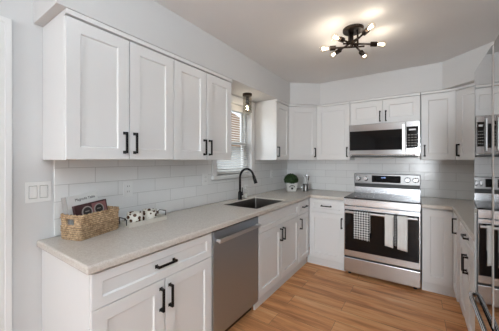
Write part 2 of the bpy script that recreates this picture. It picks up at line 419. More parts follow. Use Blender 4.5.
def base_cab(label, loc, rotz, W, drawer=True, doors=2, hinge='l', depth=.59, z_top=.876, hz=.592, dz=.785, name='base_cabinet', group=None, drawer_handle=True, kick=(0, 0)):
    t = thing(name, label, 'cabinet', loc, rotz, group)
    bm = bmesh.new(); add_box(bm, .0005, W-.0005, -depth, -.002, .10, z_top); obj('body', bm, M['cab'], t, .001)
    box('toe_kick', M['kick'], t, .0005-kick[0], W-.0005+kick[1], -depth+.022, -depth+.037, .0, .0995, 0)
    yb = -depth-.0005
    top = .862
    if drawer:
        front('drawer', t, G, W-G, .70, top, yb, handle=('h', W/2, dz) if drawer_handle else None); dt = .696
    else: dt = top
    if doors == 2:
        front('door', t, G, W/2-G, .115, dt, yb, handle=('v', W/2-.03, hz)); front('door', t, W/2+G, W-G, .115, dt, yb, handle=('v', W/2+.03, hz))
    elif doors == 1:
        hx = W-.035 if hinge == 'l' else .035
        front('door', t, G, W-G, .115, dt, yb, handle=('v', hx, hz) if hinge else None)
    return t
def wall_cab(label, loc, rotz, W, doors=2, hinge='l', z0=1.37, z1=2.105, depth=.305, hz=1.475, ztop=2.138):
    t = thing('wall_cabinet', label, 'cabinet', (loc[0], loc[1], z0), rotz)
    bm = bmesh.new(); add_box(bm, .0005, W-.0005, -depth, -.0015, 0, ztop-z0); obj('body', bm, M['cab'], t, .001)
    yb = -depth-.0005; a, b_ = .003, z1-z0
    box('top_rail', M['cab'], t, .0005, W-.0005, -.334, -depth-.0005, z1+.008-z0, ztop-z0, .001)
    if doors == 2:
        front('door', t, G, W/2-G, a, b_, yb, handle=('v', W/2-.032, hz-z0)); front('door', t, W/2+G, W-G, a, b_, yb, handle=('v', W/2+.032, hz-z0))
    else:
        front('door', t, G, W-G, a, b_, yb, handle=('v', W-.035 if hinge == 'l' else .035, hz-z0))
    return t
R90 = PI/2
WX = .010
# left run (faces +x)
bc = base_cab('white base cabinet with drawer and two doors, left of the dishwasher at the counter end', (.001, .51, 0), R90, .775)
sb = base_cab('white sink base cabinet with two doors, right of dishwasher under the sink', (.001, 1.897, 0), R90, .913, drawer_handle=False)
base_cab('narrow white base cabinet with one drawer and one door, between sink cabinet and corner', (.001, 2.812, 0), R90, .333, doors=1, hinge='r', kick=(0, .022))
wall_cab('white two-door wall cabinet at the open end of the left wall, above the wicker basket', (0, .514), R90, .676)
wall_cab('white two-door wall cabinet on the left wall, directly left of the window', (0, 1.191), R90, .676)
wall_cab('narrow white single-door wall cabinet on the left wall, right of the window', (0, 2.772), R90, .374, 1, 'r')
# back run (faces -y)
base_cab('white base cabinet with drawer and single door, left of the range', (.6115, YB-.001, 0), 0, .450, doors=1, hinge='l', kick=(.041, 0))
wall_cab('white single-door wall cabinet left of the microwave, between it and the diagonal corner cabinet', (.614, YB), 0, .445, 1, 'l')
wall_cab('short white two-door wall cabinet above the microwave', (1.063, YB), 0, .76, 2, z0=1.818, hz=1.91)
wall_cab('white single-door wall cabinet right of the microwave', (1.827, YB), 0, .310, 1, 'r')
# diagonal wall cabinets
def diag(label, poly, p0, p1, rot, hinge):
    t = thing('corner_wall_cabinet', label, 'cabinet', (p0[0], p0[1], 1.37), rot)
    mi = Matrix.Rotation(-rot, 4, 'Z') @ Matrix.Translation((-p0[0], -p0[1], 0))
    bm = bmesh.new(); add_prism(bm, [tuple((mi @ Vector((x, y, 0)))[:2]) for x, y in poly], 0, .768); obj('body', bm, M['cab'], t)
    W = (Vector(p1)-Vector(p0)).length
    box('top_rail', M['cab'], t, .012, W-.012, -.026, -.0005, .743, .768, .001)
    front('door', t, .012, W-.012, .003, .735, -.0005, handle=('v', W-.045 if hinge == 'l' else .045, .105))
    return t
p0, p1 = (.306, 3.148), (.612, YB-.306)
diag('white diagonal wall cabinet in the left back corner above the potted plant', [p0, p1, (.612, YB-.0015), (.0015, YB-.0015), (.0015, 3.148)], p0, p1, math.atan2(p1[1]-p0[1], p1[0]-p0[0]), 'l')
p0, p1 = (2.139, YB-.306), (XR-.306, 3.148)
diag('white diagonal wall cabinet in the right back corner beside the refrigerator', [p0, p1, (XR-.0015, 3.148), (XR-.0015, YB-.0015), (2.139, YB-.0015)], p0, p1, math.atan2(p1[1]-p0[1], p1[0]-p0[0]), 'r')
wall_cab('white two-door wall cabinet on the right wall behind the refrigerator', (XR, 3.146), -R90, .9)
# blind corner box left back (hidden carcass filling the corner)
# right lazy susan corner cabinet
t = thing('corner_base_cabinet', 'white corner base cabinet with two hinged tall doors, right of the range', 'cabinet', (1.834, YB-.001, 0))
bm = bmesh.new(); add_prism(bm, [(0, -.001), (0, -.59), (.271, -.59), (.271, -.909), (XR-1.834-.002, -.909), (XR-1.834-.002, -.001)], .10, .876); obj('body', bm, M['cab'], t)
bm = bmesh.new(); add_prism(bm, [(0, -.552), (0, -.567), (.294, -.567), (.294, -.909), (.309, -.909), (.309, -.552)], 0, .0995); obj('toe_kick', bm, M['kick'], t)
front('door', t, G, .249, .115, .862, -.5905)
dd = front('door', t, .022, .318, .115, .862, 0)
dd.matrix_local = Matrix.Translation((.2705, -.59, 0)) @ Matrix.Rotation(-R90, 4, 'Z')
h = pull(dd, .318-.035, -.019, .775, True)
# right run (faces -x)
base_cab('white base cabinet with drawer and two doors on the right wall, between corner and refrigerator', (XR-.001, 2.848, 0), -R90, .81, hz=.592, dz=.795, depth=.625)
base_cab('narrow white base cabinet tight against the far side of the refrigerator', (XR-.001, 2.036, 0), -R90, .34, doors=1, depth=.625)

# ------------------------------------------------------------------ countertops
SX0, SX1, SY0, SY1 = .145, .552, 1.955, 2.555
bm = bmesh.new()
cells(bm, [.0095, SX0, SX1, .638, 1.0595], [.483, SY0, SY1, 3.122, YB-.0095],
      lambda u, v: (u < .638 or v > 3.122) and not (SX0 < u < SX1 and SY0 < v < SY1), .8765, CT, lambda u, v, w_: (u, v, w_))
tag(obj('countertop', bm, M['quartz'], None, .009, seg=3), 'beige speckled quartz countertop wrapping the left wall and the corner left of the range', 'countertop')
# tile-less strip at the counter's left end
bm = bmesh.new()
cells(bm, [1.829, 2.078, XR-.0095], [1.70, 3.122, YB-.0095], lambda u, v: u > 2.078 or v > 3.122, .8765, CT, lambda u, v, w_: (u, v, w_))
tag(obj('countertop', bm, M['quartz'], None, .006, seg=3), 'beige speckled quartz countertop right of the range, running to the refrigerator', 'countertop')

# sink
t = thing('kitchen_sink', 'undermount stainless steel sink set in the left counter below the window', 'sink', ((SX0+SX1)/2, (SY0+SY1)/2, .70))
bm = bmesh.new(); a, b_ = (SX1-SX0)/2-.006, (SY1-SY0)/2-.006
def rr(a, b_, r, z, n=5):
    out = []
    for cx, cy, s in ((a-r, b_-r, 0), (-a+r, b_-r, 90), (-a+r, -b_+r, 180), (a-r, -b_+r, 270)):
        for i in range(n+1):
            q = math.radians(s+90*i/n); out.append(bm.verts.new((cx+r*math.cos(q), cy+r*math.sin(q), z)))
    return out
rings = [rr(a+.005, b_+.005, .008, 0), rr(a+.005, b_+.005, .008, .203), rr(a+.001, b_+.001, .012, .205), rr(a-.006, b_-.006, .03, .02), rr(a-.02, b_-.02, .03, .006), rr(.05, .05, .045, .003)]
for r0, r1 in zip(rings, rings[1:]):
    for k in range(len(r0)): bm.faces.new((r0[k], r0[(k+1) % len(r0)], r1[(k+1) % len(r0)], r1[k]))
bm.faces.new(rings[-1]); bm.faces.new(rings[0][::-1]); obj('basin', bm, M['steel_sink'], t, smooth=False)
bm = bmesh.new(); add_lathe(bm, [(.0, .0045), (.03, .0045), (.04, .008), (.044, .008), (.044, .0035)]); obj('drain', bm, M['chrome'], t, smooth=True)
for o in (sb.children[0],):     # the sink's carcass is open at the top
    bmx = bmesh.new(); W = .913
    cells(bmx, [.0005, .02, W-.02, W-.0005], [.10, .66, .876], lambda u, v: not (.02 < u < W-.02 and v > .66), -.59, -.002, lambda u, v, w_: (u, w_, v))
    add_box(bmx, .02, W-.02, -.59, -.572, .6605, .8755)
    bmesh.ops.recalc_face_normals(bmx, faces=bmx.faces[:]); bmx.to_mesh(o.data); bmx.free()

# faucet
t = thing('kitchen_faucet', 'matte black gooseneck faucet standing behind the sink', 'faucet', (.105, 2.30, CT))
bm = bmesh.new(); add_lathe(bm, [(0, 0), (.028, 0), (.028, .006), (.022, .01), (.022, .085), (.0145, .095), (.0145, .10), (0, .10)]); obj('base', bm, M['black'], t, smooth=False, bevel=.001)
bm = bmesh.new(); pts = [(0,0,.09), (0,0,.16), (0,0,.25)]
for i in range(1, 11):
    q = math.radians(180-i*16.5); pts.append((.095+.095*math.cos(q), 0, .25+.105*math.sin(q)))
add_tube(bm, pts, .0125, 14); obj('gooseneck', bm, M['black'], t, smooth=True)
e1, e0 = Vector(pts[-1]), Vector(pts[-2]); d = (e1-e0).normalized()
bm = bmesh.new(); add_tube(bm, [e1-d*.01, e1+d*.01, e1+d*.05, e1+d*.085], [.014, .017, .019, .02], 14); obj('spray_head', bm, M['black'], t, smooth=True)
bm = bmesh.new(); add_tube(bm, [(0, .015, .055), (0, .05, .055)], .014, 12); add_tube(bm, [(0, .045, .055), (-.01, .06, .09), (-.02, .07, .13)], [.008, .006, .005], 10); obj('lever_handle', bm, M['black'], t, smooth=True)
# soap bottle
t = thing('soap_dispenser', 'small clear soap bottle with white pump beside the black faucet', 'soap dispenser', (.085, 2.43, CT))
bm = bmesh.new(); add_lathe(bm, [(0, 0), (.026, 0), (.029, .004), (.029, .085), (.022, .10), (.011, .105), (.011, .11), (0, .11)]); obj('bottle', bm, M['glass'], t, smooth=True)
bm = bmesh.new(); add_lathe(bm, [(0, .003), (.025, .003), (.026, .006), (.026, .06), (0, .06)]); obj('liquid', bm, M['soap'], t, smooth=True)
bm = bmesh.new(); add_lathe(bm, [(0, .108), (.013, .108), (.013, .125), (.005, .127), (.005, .15), (0, .15)]); add_box(bm, -.006, .04, -.006, .006, .148, .158); obj('pump', bm, M['plastic_white'], t, bevel=.001)

# ------------------------------------------------------------------ dishwasher
t = thing('dishwasher', 'stainless steel dishwasher with towel-bar handle between the white base cabinets', 'dishwasher', (.001, 1.288, 0), R90)
W = .606
box('body', M['plastic_dark'], t, .003, W-.003, -.57, -.01, .095, .872, 0)
box('toe_panel', M['plastic_dark'], t, .003, W-.003, -.535, -.52, 0, .094, 0)
dr = box('door', M['steel_dark'], t, .004, W-.004, -.612, -.5705, .10, .862, .005, 3)
box('control_strip', M['plastic_dark'], dr, .006, W-.006, -.608, -.5705, .8625, .8715, .001)
bm = bmesh.new(); add_box(bm, .03, W-.03, -.655, -.640, .782, .812)
for x in (.035, W-.055): add_box(bm, x, x+.02, -.641, -.612, .786, .808)
obj('handle', bm, M['steel_bright'], dr, .005)

# ------------------------------------------------------------------ range
RX, RW = 1.0635, .7615
t = thing('range', 'stainless steel electric range with black glass cooktop and oven door', 'stove', (RX, YB-.012, 0))
rg = t
F = -.655                # door front
box('body', M['steel'], t, .003, RW-.003, -.61, -.0, .03, .893, .002)
box('side_panel', M['steel'], t, -.0005, .0025, -.61, -.0, .03, .893, 0)
box('cooktop', M['cooktop'], t, 0, RW, -.655, -.085, .9165, .926, .004)
box('front_panel', M['steel'], t, 0, RW, -.662, -.612, .835, .916, .006)
box('panel_inset', M['steel'], t, .05, RW-.05, -.6655, -.6625, .853, .898, .003)
for x, y, r_ in ((.2, -.5, .105), (.56, -.5, .09), (.2, -.23, .08), (.56, -.23, .09)):
    bm = bmesh.new(); add_lathe(bm, [(r_-.002, 0), (r_, 0), (r_, .0004), (r_-.002, .0004), (r_-.002, 0)], 40, Matrix.Translation((x, y, .9262))); obj('burner_ring', bm, M['steel_sink'], t)
# oven door: steel frame with black window
od = box('oven_door', M['steel'], t, .002, RW-.002, F, -.612, .235, .828, .005, 3)
box('door_glass', M['black_glass'], od, .014, RW-.014, F-.004, F-.0005, .305, .785, .003)
bm = bmesh.new()
add_tube(bm, [(.03, F-.05, .765), (RW-.03, F-.05, .765)], .013, 12)
for x in (.045, RW-.045): add_box(bm, x-.012, x+.012, F-.05, F-.0045, .755, .775)
obj('handle', bm, M['steel_bright'], od)
text('Whirlpool', 'logo', M['print_grey'], od, (RW/2, F-.001, .27), (PI/2, 0, 0), .022)
dw = box('storage_drawer', M['steel'], t, .002, RW-.002, F+.002, -.612, .045, .215, .006, 3)
box('drawer_lip', M['plastic_dark'], t, .004, RW-.004, F+.012, -.612, .2155, .2345, .0)
for x in (.05, RW-.05):
    for y in (-.57, -.06):
        bm = bmesh.new(); add_lathe(bm, [(0, 0), (.018, 0), (.015, .045), (0, .045)], 12, Matrix.Translation((x, y, 0))); obj('foot', bm, M['plastic_dark'], t)
# backguard
bg_ = box('backguard', M['steel'], t, 0, RW, -.084, 0, .893, 1.008, .003)
box('vent_strip', M['plastic_dark'], bg_, .004, RW-.004, -.070, -.004, 1.0085, 1.05, .002)
cp = box('control_panel', M['steel_panel'], t, 0, RW, -.080, 0, 1.0505, 1.185, .006)
box('display', M['black_glass'], cp, .225, .555, -.0835, -.0805, 1.075, 1.165, .002)
text('12:00', 'display_digits', M['display'], cp, (.36, -.0837, 1.138), (PI/2, 0, 0), .024, .0002)
for x in (.058, .150, .628, .712):
    bm = bmesh.new(); add_lathe(bm, [(0, 0), (.033, 0), (.033, .004), (.025, .007), (.023, .028), (.02, .031), (0, .031)], 24, Matrix.Translation((x, -.0803, 1.12)) @ Matrix.Rotation(PI/2, 4, 'X'))
    k = obj('knob', bm, M['steel'], cp); 
    bm = bmesh.new(); add_box(bm, x-.0035, x+.0035, -.1185, -.1118, 1.1, 1.14); obj('grip', bm, M['steel_sink'], k, .001)

# towels over the oven handle
def towel(name, label, x0, x1, z_bot, m, wob=.004, zback=.55, twist=0):
    tt = thing(name, label, 'towel', (RX+(x0+x1)/2, YB-.012+F-.05, .765)); w_ = x1-x0; nx = 14
    prof = [(.0185, -.765+zback)]
    for q in range(0, 181, 20): prof.append((.0165*math.cos(math.radians(q)), .0165*math.sin(math.radians(q))))
    L_ = .765-z_bot
    for i in range(1, 11): prof.append((-.0165-.004*math.sin(i), -L_*i/10))
    bm = bmesh.new(); g = []
    for k in range(nx+1):
        u = k/nx; col = []
        for j, (yy, z) in enumerate(prof):
            f = min(1, abs(z)/.08) if j > 4 else 0
            col.append(bm.verts.new(((u-.5)*w_*(1-.04*f)+twist*max(0, -z)*(j > 9), yy-f*(.002+wob*(1+math.sin(u*15+1))), z-(.012*u if j > 12 else 0))))
        g.append(col)
    for k in range(nx):
        for j in range(len(prof)-1): bm.faces.new((g[k][j], g[k+1][j], g[k+1][j+1], g[k][j+1]))
    o = obj('cloth', bm, m, tt, smooth=True); s = o.modifiers.new('solid', 'SOLIDIFY'); s.thickness = .0022; s.offset = 1
    return tt
towel('dish_towel', 'black and white checked dish towel hanging on the left of the oven handle', .125, .295, .475, M['gingham'])
towel('dish_towel', 'plain white dish towel on the oven handle, left strip of the right pair', .440, .520, .45, M['cloth'], .003)
towel('dish_towel', 'dark checked towel strip on the oven handle between two white towels', .522, .553, .47, M['check_band'], .0005)
towel('dish_towel', 'plain white dish towel on the oven handle, nearest to the right end', .556, .648, .435, M['cloth'], .003)

# ------------------------------------------------------------------ microwave
t = thing('microwave', 'stainless steel over-the-range microwave with black window above the stove', 'microwave', (1.065, YB-.0105, 1.405))
W = .757; D = -.372
box('body', M['steel_sink'], t, 0, W, D, 0, .012, .409, .002)
md = box('door', M['steel_mw'], t, .001, .617, D-.028, D-.0005, .03, .408, .004)
box('door_glass', M['black_glass'], md, .012, .583, D-.0305, D-.0285, .085, .325, .002)
bm = bmesh.new(); add_box(bm, .586, .608, D-.066, D-.054, .055, .375)
for z in (.07, .345): add_box(bm, .590, .604, D-.0545, D-.0285, z, z+.018)
obj('handle', bm, M['steel_bright'], md, .004)
cpn = box('control_panel', M['steel_mw'], t, .620, W-.001, D-.028, D-.0005, .03, .408, .004)
ks = box('keypad', M['black_glass'], cpn, .626, .738, D-.0305, D-.0285, .10, .345, .002)
for i in range(3):
    for j in range(5): box('button', M['print_grey'], ks, .640+i*.031, .660+i*.031, D-.0312, D-.0306, .125+j*.03, .135+j*.03, 0)
box('clock_display', M['clock'], ks, .650, .715, D-.0312, D-.0308, .30, .318, 0)
bm = bmesh.new(); add_box(bm, .02, W-.02, D-.02, -.02, 0, .0115)
for i in range(26): add_box(bm, .04+i*.026, .058+i*.026, D-.022, D-.0195, .012, .026)
obj('vent_grille', bm, M['grille'], t)

# ------------------------------------------------------------------ refrigerator
FX = 2.03; FY = 1.65
t = thing('refrigerator', 'mirror-polished stainless french door refrigerator at the right edge of the photo', 'refrigerator', (XR-.02, FY, 0), -R90)
W = .762; FD = -(XR-.02-FX)
box('body', M['fridge_side'], t, 0, W, FD+.075, 0, .03, 1.775, .003)
def curved(name, x0, x1, z0, z1, m, parent, bulge=.0018):
    bm = bmesh.new(); n = 24; prof = []
    for i in range(n+1):
        u = i/n; x = x0+(x1-x0)*u; y = FD-bulge*(1-(2*u-1)**2)
        e = min(u, 1-u)*(x1-x0)
        if e < .004: y += .004-math.sqrt(max(0, .004**2-(.004-e)**2))
        prof.append((x, y))
    poly = prof+[(x1, FD+.07), (x0, FD+.07)]
    add_prism(bm, poly, z0, z1)
    o = obj(name, bm, m, parent)
    return o
d_a = curved('door', .0015, W/2-.0025, .742, 1.80, M['steel_mirror'], t)
d_b = curved('door', W/2+.0025, W-.0015, .742, 1.80, M['steel_mirror'], t)
for d_, x in ((d_a, W/2-.0045), (d_b, W/2+.0045)):
    box('edge_trim', M['trim'], d_, x-.0009, x+.0009, FD-.0006, FD+.01, .745, 1.795, .001)
fd = curved('freezer_drawer', .0015, W-.0015, .06, .73, M['steel_mirror'], t, .0015)
bm = bmesh.new(); pts = [(.010, FD+.004, .70), (.016, FD-.012, .712), (.045, FD-.018, .715)]+[(.09+i*(W-.18)/8, FD-.020, .715) for i in range(9)]+[(W-.045, FD-.018, .715), (W-.016, FD-.012, .712), (W-.010, FD+.004, .70)]
add_tube(bm, pts, .0095, 12); obj('handle', bm, M['chrome'], fd, smooth=True)
box('base_grille', M['plastic_dark'], t, .01, W-.01, FD+.05, FD+.07, .0, .055, 0)

# ------------------------------------------------------------------ counter-top items
# basket
BA = math.radians(90+17)
t = thing('wicker_basket', 'rectangular tan wicker basket with cut-out handles holding books on the left counter', 'basket', (.128, .722, CT), BA-PI/2)
# local: x across (width .15), y along (length .30)
def basket_mesh(a0, b0, a1, b1, h, th=.008):
    bm = bmesh.new(); nz = 8
    def prow(a, b_, z):
        out = []; n = 6
        for cx, cy, s in ((1,1,0), (-1,1,90), (-1,-1,180), (1,-1,270)):
            r_ = .015
            for i in range(4):
                q = math.radians(s+30*i); out.append((cx*(a-r_)+r_*math.cos(q), cy*(b_-r_)+r_*math.sin(q), z))
            nx_, ny_ = {0:(-1,1), 90:(-1,-1), 180:(1,-1), 270:(1,1)}[s]
            p = Vector((cx*(a-r_)+r_*math.cos(math.radians(s+90)), cy*(b_-r_)+r_*math.sin(math.radians(s+90)), z))
            q2 = Vector((nx_*(a-r_)+r_*math.cos(math.radians(s+90)), ny_*(b_-r_)+r_*math.sin(math.radians(s+90)), z))
            for f in (.25, .75): out.append(tuple(p.lerp(q2, f)))
        return out
    hole_z = (.62, .86)
    levels = [0, .2, .4, hole_z[0], hole_z[1], 1.0]
    O = []; I = []
    for f in levels:
        a = a0+(a1-a0)*f; b_ = b0+(b1-b0)*f
        O.append([bm.verts.new(p) for p in prow(a, b_, h*f)]); I.append([bm.verts.new(p) for p in prow(a-th, b_-th, max(h*f, .008))])
    n = len(O[0])
    # side index of the short (±y) spans between the .25 and .75 points
    short = [k for k in range(n) if (abs(O[0][k].co.y)+abs(O[0][(k+1) % n].co.y))/2 > b0-.003 and abs(O[0][k].co.x-O[0][(k+1) % n].co.x) > .04]
    for l in range(len(levels)-1):
        for k in range(n):
            k2 = (k+1) % n
            if l == 3 and k in short:
                for (p, q) in (((O[l][k], O[l][k2]), (I[l][k2], I[l][k])), ((O[l+1][k2], O[l+1][k]), (I[l+1][k], I[l+1][k2])), ((O[l][k], I[l][k]), (I[l+1][k], O[l+1][k])), ((O[l][k2], I[l][k2]), (I[l+1][k2], O[l+1][k2]))):
                    bm.faces.new((p[0], p[1], q[0], q[1]))
                continue
            bm.faces.new((O[l][k], O[l][k2], O[l+1][k2], O[l+1][k])); bm.faces.new((I[l][k2], I[l][k], I[l+1][k], I[l+1][k2]))
    for k in range(n): bm.faces.new((O[-1][k], O[-1][(k+1) % n], I[-1][(k+1) % n], I[-1][k]))
    bm.faces.new(O[0][::-1]); bm.faces.new(I[0])
    return bm
bk = t
obj('woven_body', basket_mesh(.073, .135, .078, .140, .138), M['wicker'], t)
bm = bmesh.new(); rim = []
for cx, cy, s in ((1,1,0), (-1,1,90), (-1,-1,180), (1,-1,270)):
    for i in range(4):
        q = math.radians(s+30*i); rim.append((cx*.060+.015*math.cos(q), cy*.122+.015*math.sin(q), .138))
rim.append(rim[0]); 
for ph in (0, PI):
    pp = []
    for k in range(len(rim)-1):
        a, b_ = Vector(rim[k]), Vector(rim[k+1]); st_ = max(1, int((b_-a).length/.008))
        for i in range(st_):
            p = a.lerp(b_, i/st_); qq = len(pp)*.9+ph; pp.append(p+Vector((.002*math.cos(qq), .002*math.cos(qq), .0045*math.sin(qq))))
    pp.append(pp[0]); add_tube(bm, pp, .0045, 6)
obj('braided_rim', bm, M['wicker'], t, smooth=True)
# woven strands around the basket
bm = bmesh.new()
for lv in range(1, 16):
    f = lv/16.5; 
    if .58 < f < .9: continue
    a, b_ = .073+.005*f, .135+.005*f; pp = []
    for cx, cy, s in ((1,1,0), (-1,1,90), (-1,-1,180), (1,-1,270)):
        for i in range(4):
            q = math.radians(s+30*i); pp.append(Vector((cx*(a-.015)+.016*math.cos(q), cy*(b_-.015)+.016*math.sin(q), .138*f)))
    pp.append(pp[0]); out = []
    for k in range(len(pp)-1):
        st_ = max(1, int((pp[k+1]-pp[k]).length/.012))
        for i in range(st_):
            p = pp[k].lerp(pp[k+1], i/st_); nrm = Vector((p.x/abs(a)**2, p.y/abs(b_)**2, 0)).normalized()
            out.append(p+nrm*(.0018*(1 if (len(out)+lv) % 2 else -1)))
    out.append(out[0]); add_tube(bm, out, .0038, 5)
obj('woven_strands', bm, M['wicker'], t, smooth=True)
tm = Matrix.Translation(t.location) @ Matrix.Rotation(BA-PI/2, 4, 'Z')
# books standing lengthwise, leaning; local y along the length, face towards +x (room)
def book(name, label, lx, y0, y1, z0, hgt, th, cover, lean, roll, deco):
    b0 = thing(name, label, 'book', (0,0,0))
    b0.matrix_world = tm @ Matrix.Translation((lx, (y0+y1)/2, z0)) @ Matrix.Rotation(roll, 4, 'X') @ Matrix.Rotation(lean, 4, 'Y')
    w_ = (y1-y0)/2
    box('pages', M['paper'], b0, -th/2+.002, th/2-.002, -w_+.006, w_-.003, .003, hgt-.003, 0)
    bm = bmesh.new(); add_box(bm, -th/2, -th/2+.0018, -w_, w_, 0, hgt); add_box(bm, th/2-.0018, th/2, -w_, w_, 0, hgt); obj('cover', bm, cover, b0)
    deco(b0, w_, hgt, th)
    return b0
def deco_white(b0, w_, h_, th):
    box('spine', M['book_spine'], b0, -th/2-.0003, th/2+.0003, -w_-.0015, -w_+.001, 0, h_, .0)
    text('Magnolia Table', 'title', M['print_dark'], b0, (th/2+.0006, .015, h_-.028), (PI/2, 0, PI/2), .022, .0002)
def deco_dark(b0, w_, h_, th):
    box('spine', M['book_dark'], b0, -th/2, th/2, -w_-.0012, -w_+.001, 0, h_, 0)
    box('pink_panel', M['pink'], b0, th/2, th/2+.0006, .0, w_-.008, .01, h_-.008, 0)
    for yy, s in ((-.035, 0), (.045, 1)):
        bm = bmesh.new(); mt = Matrix.Translation((th/2+.0006, yy, h_-.052)) @ Matrix.Rotation(PI/2, 4, 'Y')
        add_lathe(bm, [(0, .001), (.036, .001), (.036, 0)], 28, mt); pl = obj('printed_plate', bm, M['print_light'], b0)
        bm = bmesh.new(); mt = Matrix.Translation((th/2+.0018, yy, h_-.050)) @ Matrix.Rotation(PI/2, 4, 'Y')
        add_lathe(bm, [(0, .0006), (.027, .0006), (.027, 0)], 28, mt); q = obj('printed_food', bm, M['print_dark'], pl)
        box('print_lines', M['print_grey'], q, th/2+.0026, th/2+.003, yy-.015, yy+.012, h_-.05, h_-.044, 0)
book('book', 'white book with dark title standing at the back of the wicker basket', -.024, -.118, .085, .010, .236, .036, M['book_white'], math.radians(-9), math.radians(3), deco_white)
book('book', 'dark maroon book with two printed plates leaning at the front of the wicker basket', .026, -.105, .110, .010, .186, .018, M['book_dark'], math.radians(-10), math.radians(3), deco_dark)

# tray with mugs
t = thing('serving_tray', 'whitewashed wooden tray with black wire handles holding mugs on the left counter', 'tray', (.142, 1.065, CT))
bm = bmesh.new(); hx, hy = .068, .152
add_box(bm, -hx, hx, -hy, hy, 0, .008)
for s in (-1, 1):
    add_box(bm, s*hx-(.008 if s > 0 else 0), s*hx+(0 if s > 0 else .008), -hy, hy, .0081, .03)
    add_box(bm, -hx+.0085, hx-.0085, s*hy-(.008 if s > 0 else 0), s*hy+(0 if s > 0 else .008), .0081, .03)
obj('tray_body', bm, M['tray'], t, .0015)
for s in (-1, 1):
    bm = bmesh.new(); y = s*(hy+.003); add_tube(bm, [(-.045, y, .015), (-.045, y, .05), (-.038, y+s*.006, .062), (.038, y+s*.006, .062), (.045, y, .05), (.045, y, .015)], .003, 8); obj('wire_handle', bm, M['black'], t, smooth=True)
def mug(label, loc, rz):
    t = thing('mug', label, 'mug', loc, rz, None)
    bm = bmesh.new(); add_lathe(bm, [(0, 0), (.040, 0), (.049, .006), (.052, .03), (.052, .076), (.049, .076), (.048, .03), (.042, .008), (0, .007)], 28); obj('cup', bm, M['dots'], t, smooth=True)
    bm = bmesh.new(); add_tube(bm, [(.050, 0, .06)]+[(.050+.022*math.sin(math.radians(a)), 0, .038+.022*math.cos(math.radians(a))) for a in range(20, 161, 20)]+[(.050, 0, .016)], .005, 8); obj('handle', bm, M['dots'], t, smooth=True)
mug('cream mug with brown dots on the tray, next to the wicker basket', (.142, .995, CT+.0085), math.radians(-90))
mug('cream mug with brown dots on the tray, farther from the wicker basket', (.142, 1.112, CT+.0085), math.radians(90))

# potted boxwood
t = thing('potted_plant', 'round green boxwood ball in a white square pot in the back corner of the counter', 'plant', (.258, 3.353, CT), math.radians(38))
bm = bmesh.new()
a, b_ = .066, .08; zt = .125
vs = [[bm.verts.new((sx_*r_, sy_*r_, z)) for sx_, sy_ in ((-1,-1),(1,-1),(1,1),(-1,1))] for r_, z in ((.06, 0), (.078, zt), (.070, zt), (.066, zt-.02))]
bm.faces.new(vs[0][::-1]); bm.faces.new(vs[-1])
for p, q in zip(vs, vs[1:]):
    for k in range(4): bm.faces.new((p[k], p[(k+1) % 4], q[(k+1) % 4], q[k]))
pot = obj('pot', bm, M['ceramic'], t, .006, seg=3)
bm = bmesh.new(); tilt = math.atan2(.018, zt)
mt = Matrix.Translation((0, -.0665, .045)) @ Matrix.Rotation(tilt+PI/2, 4, 'X')
add_lathe(bm, [(0, .004), (.016, .004), (.016, 0)], 16, mt)
def arc(r0, r1, a0, a1, cx, cz):
    n = 12
    for i in range(n):
        q0, q1 = math.radians(a0+(a1-a0)*i/n), math.radians(a0+(a1-a0)*(i+.8)/n)
        ps = [(cx+r*math.cos(q), -.0605-.144*(cz+r*math.sin(q))-.0015, cz+r*math.sin(q)) for r, q in ((r0,q0),(r1,q0),(r1,q1),(r0,q1))]
        f0 = [bm.verts.new(p) for p in ps]; f1 = [bm.verts.new((p[0], p[1]+.003, p[2])) for p in ps]
        bm.faces.new(f0); bm.faces.new(f1[::-1])
        for k in range(4): bm.faces.new((f0[k], f0[(k+1)%4], f1[(k+1)%4], f1[k]))
arc(.034, .045, 15, 165, 0, .050); arc(.024, .027, 20, 160, 0, .048)
obj('printed_emblem', bm, M['print_dark'], pot)
bm = bmesh.new(); add_lathe(bm, [(0, -.085)]+[(.095*math.sin(math.radians(q)), -.085*math.cos(math.radians(q))) for q in range(15, 180, 15)]+[(0, .085)], 20, Matrix.Translation((0, 0, .165)))
for i in range(1500):
    u = random.uniform(-1, 1); ph = random.uniform(0, 2*PI); s = math.sqrt(1-u*u); n_ = Vector((s*math.cos(ph), s*math.sin(ph), u))
    c_ = Vector((n_.x*.098, n_.y*.098, n_.z*.085+.165)); c_ += n_*random.uniform(-.006, .008)
    if c_.z < .115: continue
    q = n_.to_track_quat('Z', 'Y').to_matrix().to_4x4() @ Matrix.Rotation(random.uniform(0, 2*PI), 4, 'Z') @ Matrix.Rotation(random.uniform(-.9, .9), 4, 'X')
    l_ = random.uniform(.006, .01)
    ps = [bm.verts.new((Matrix.Translation(c_) @ q) @ Vector(p)) for p in ((-l_, 0, 0), (0, -l_*.5, .002), (l_, 0, 0), (0, l_*.5, .002))]
    bm.faces.new(ps)
obj('foliage', bm, M['leaf'], t)

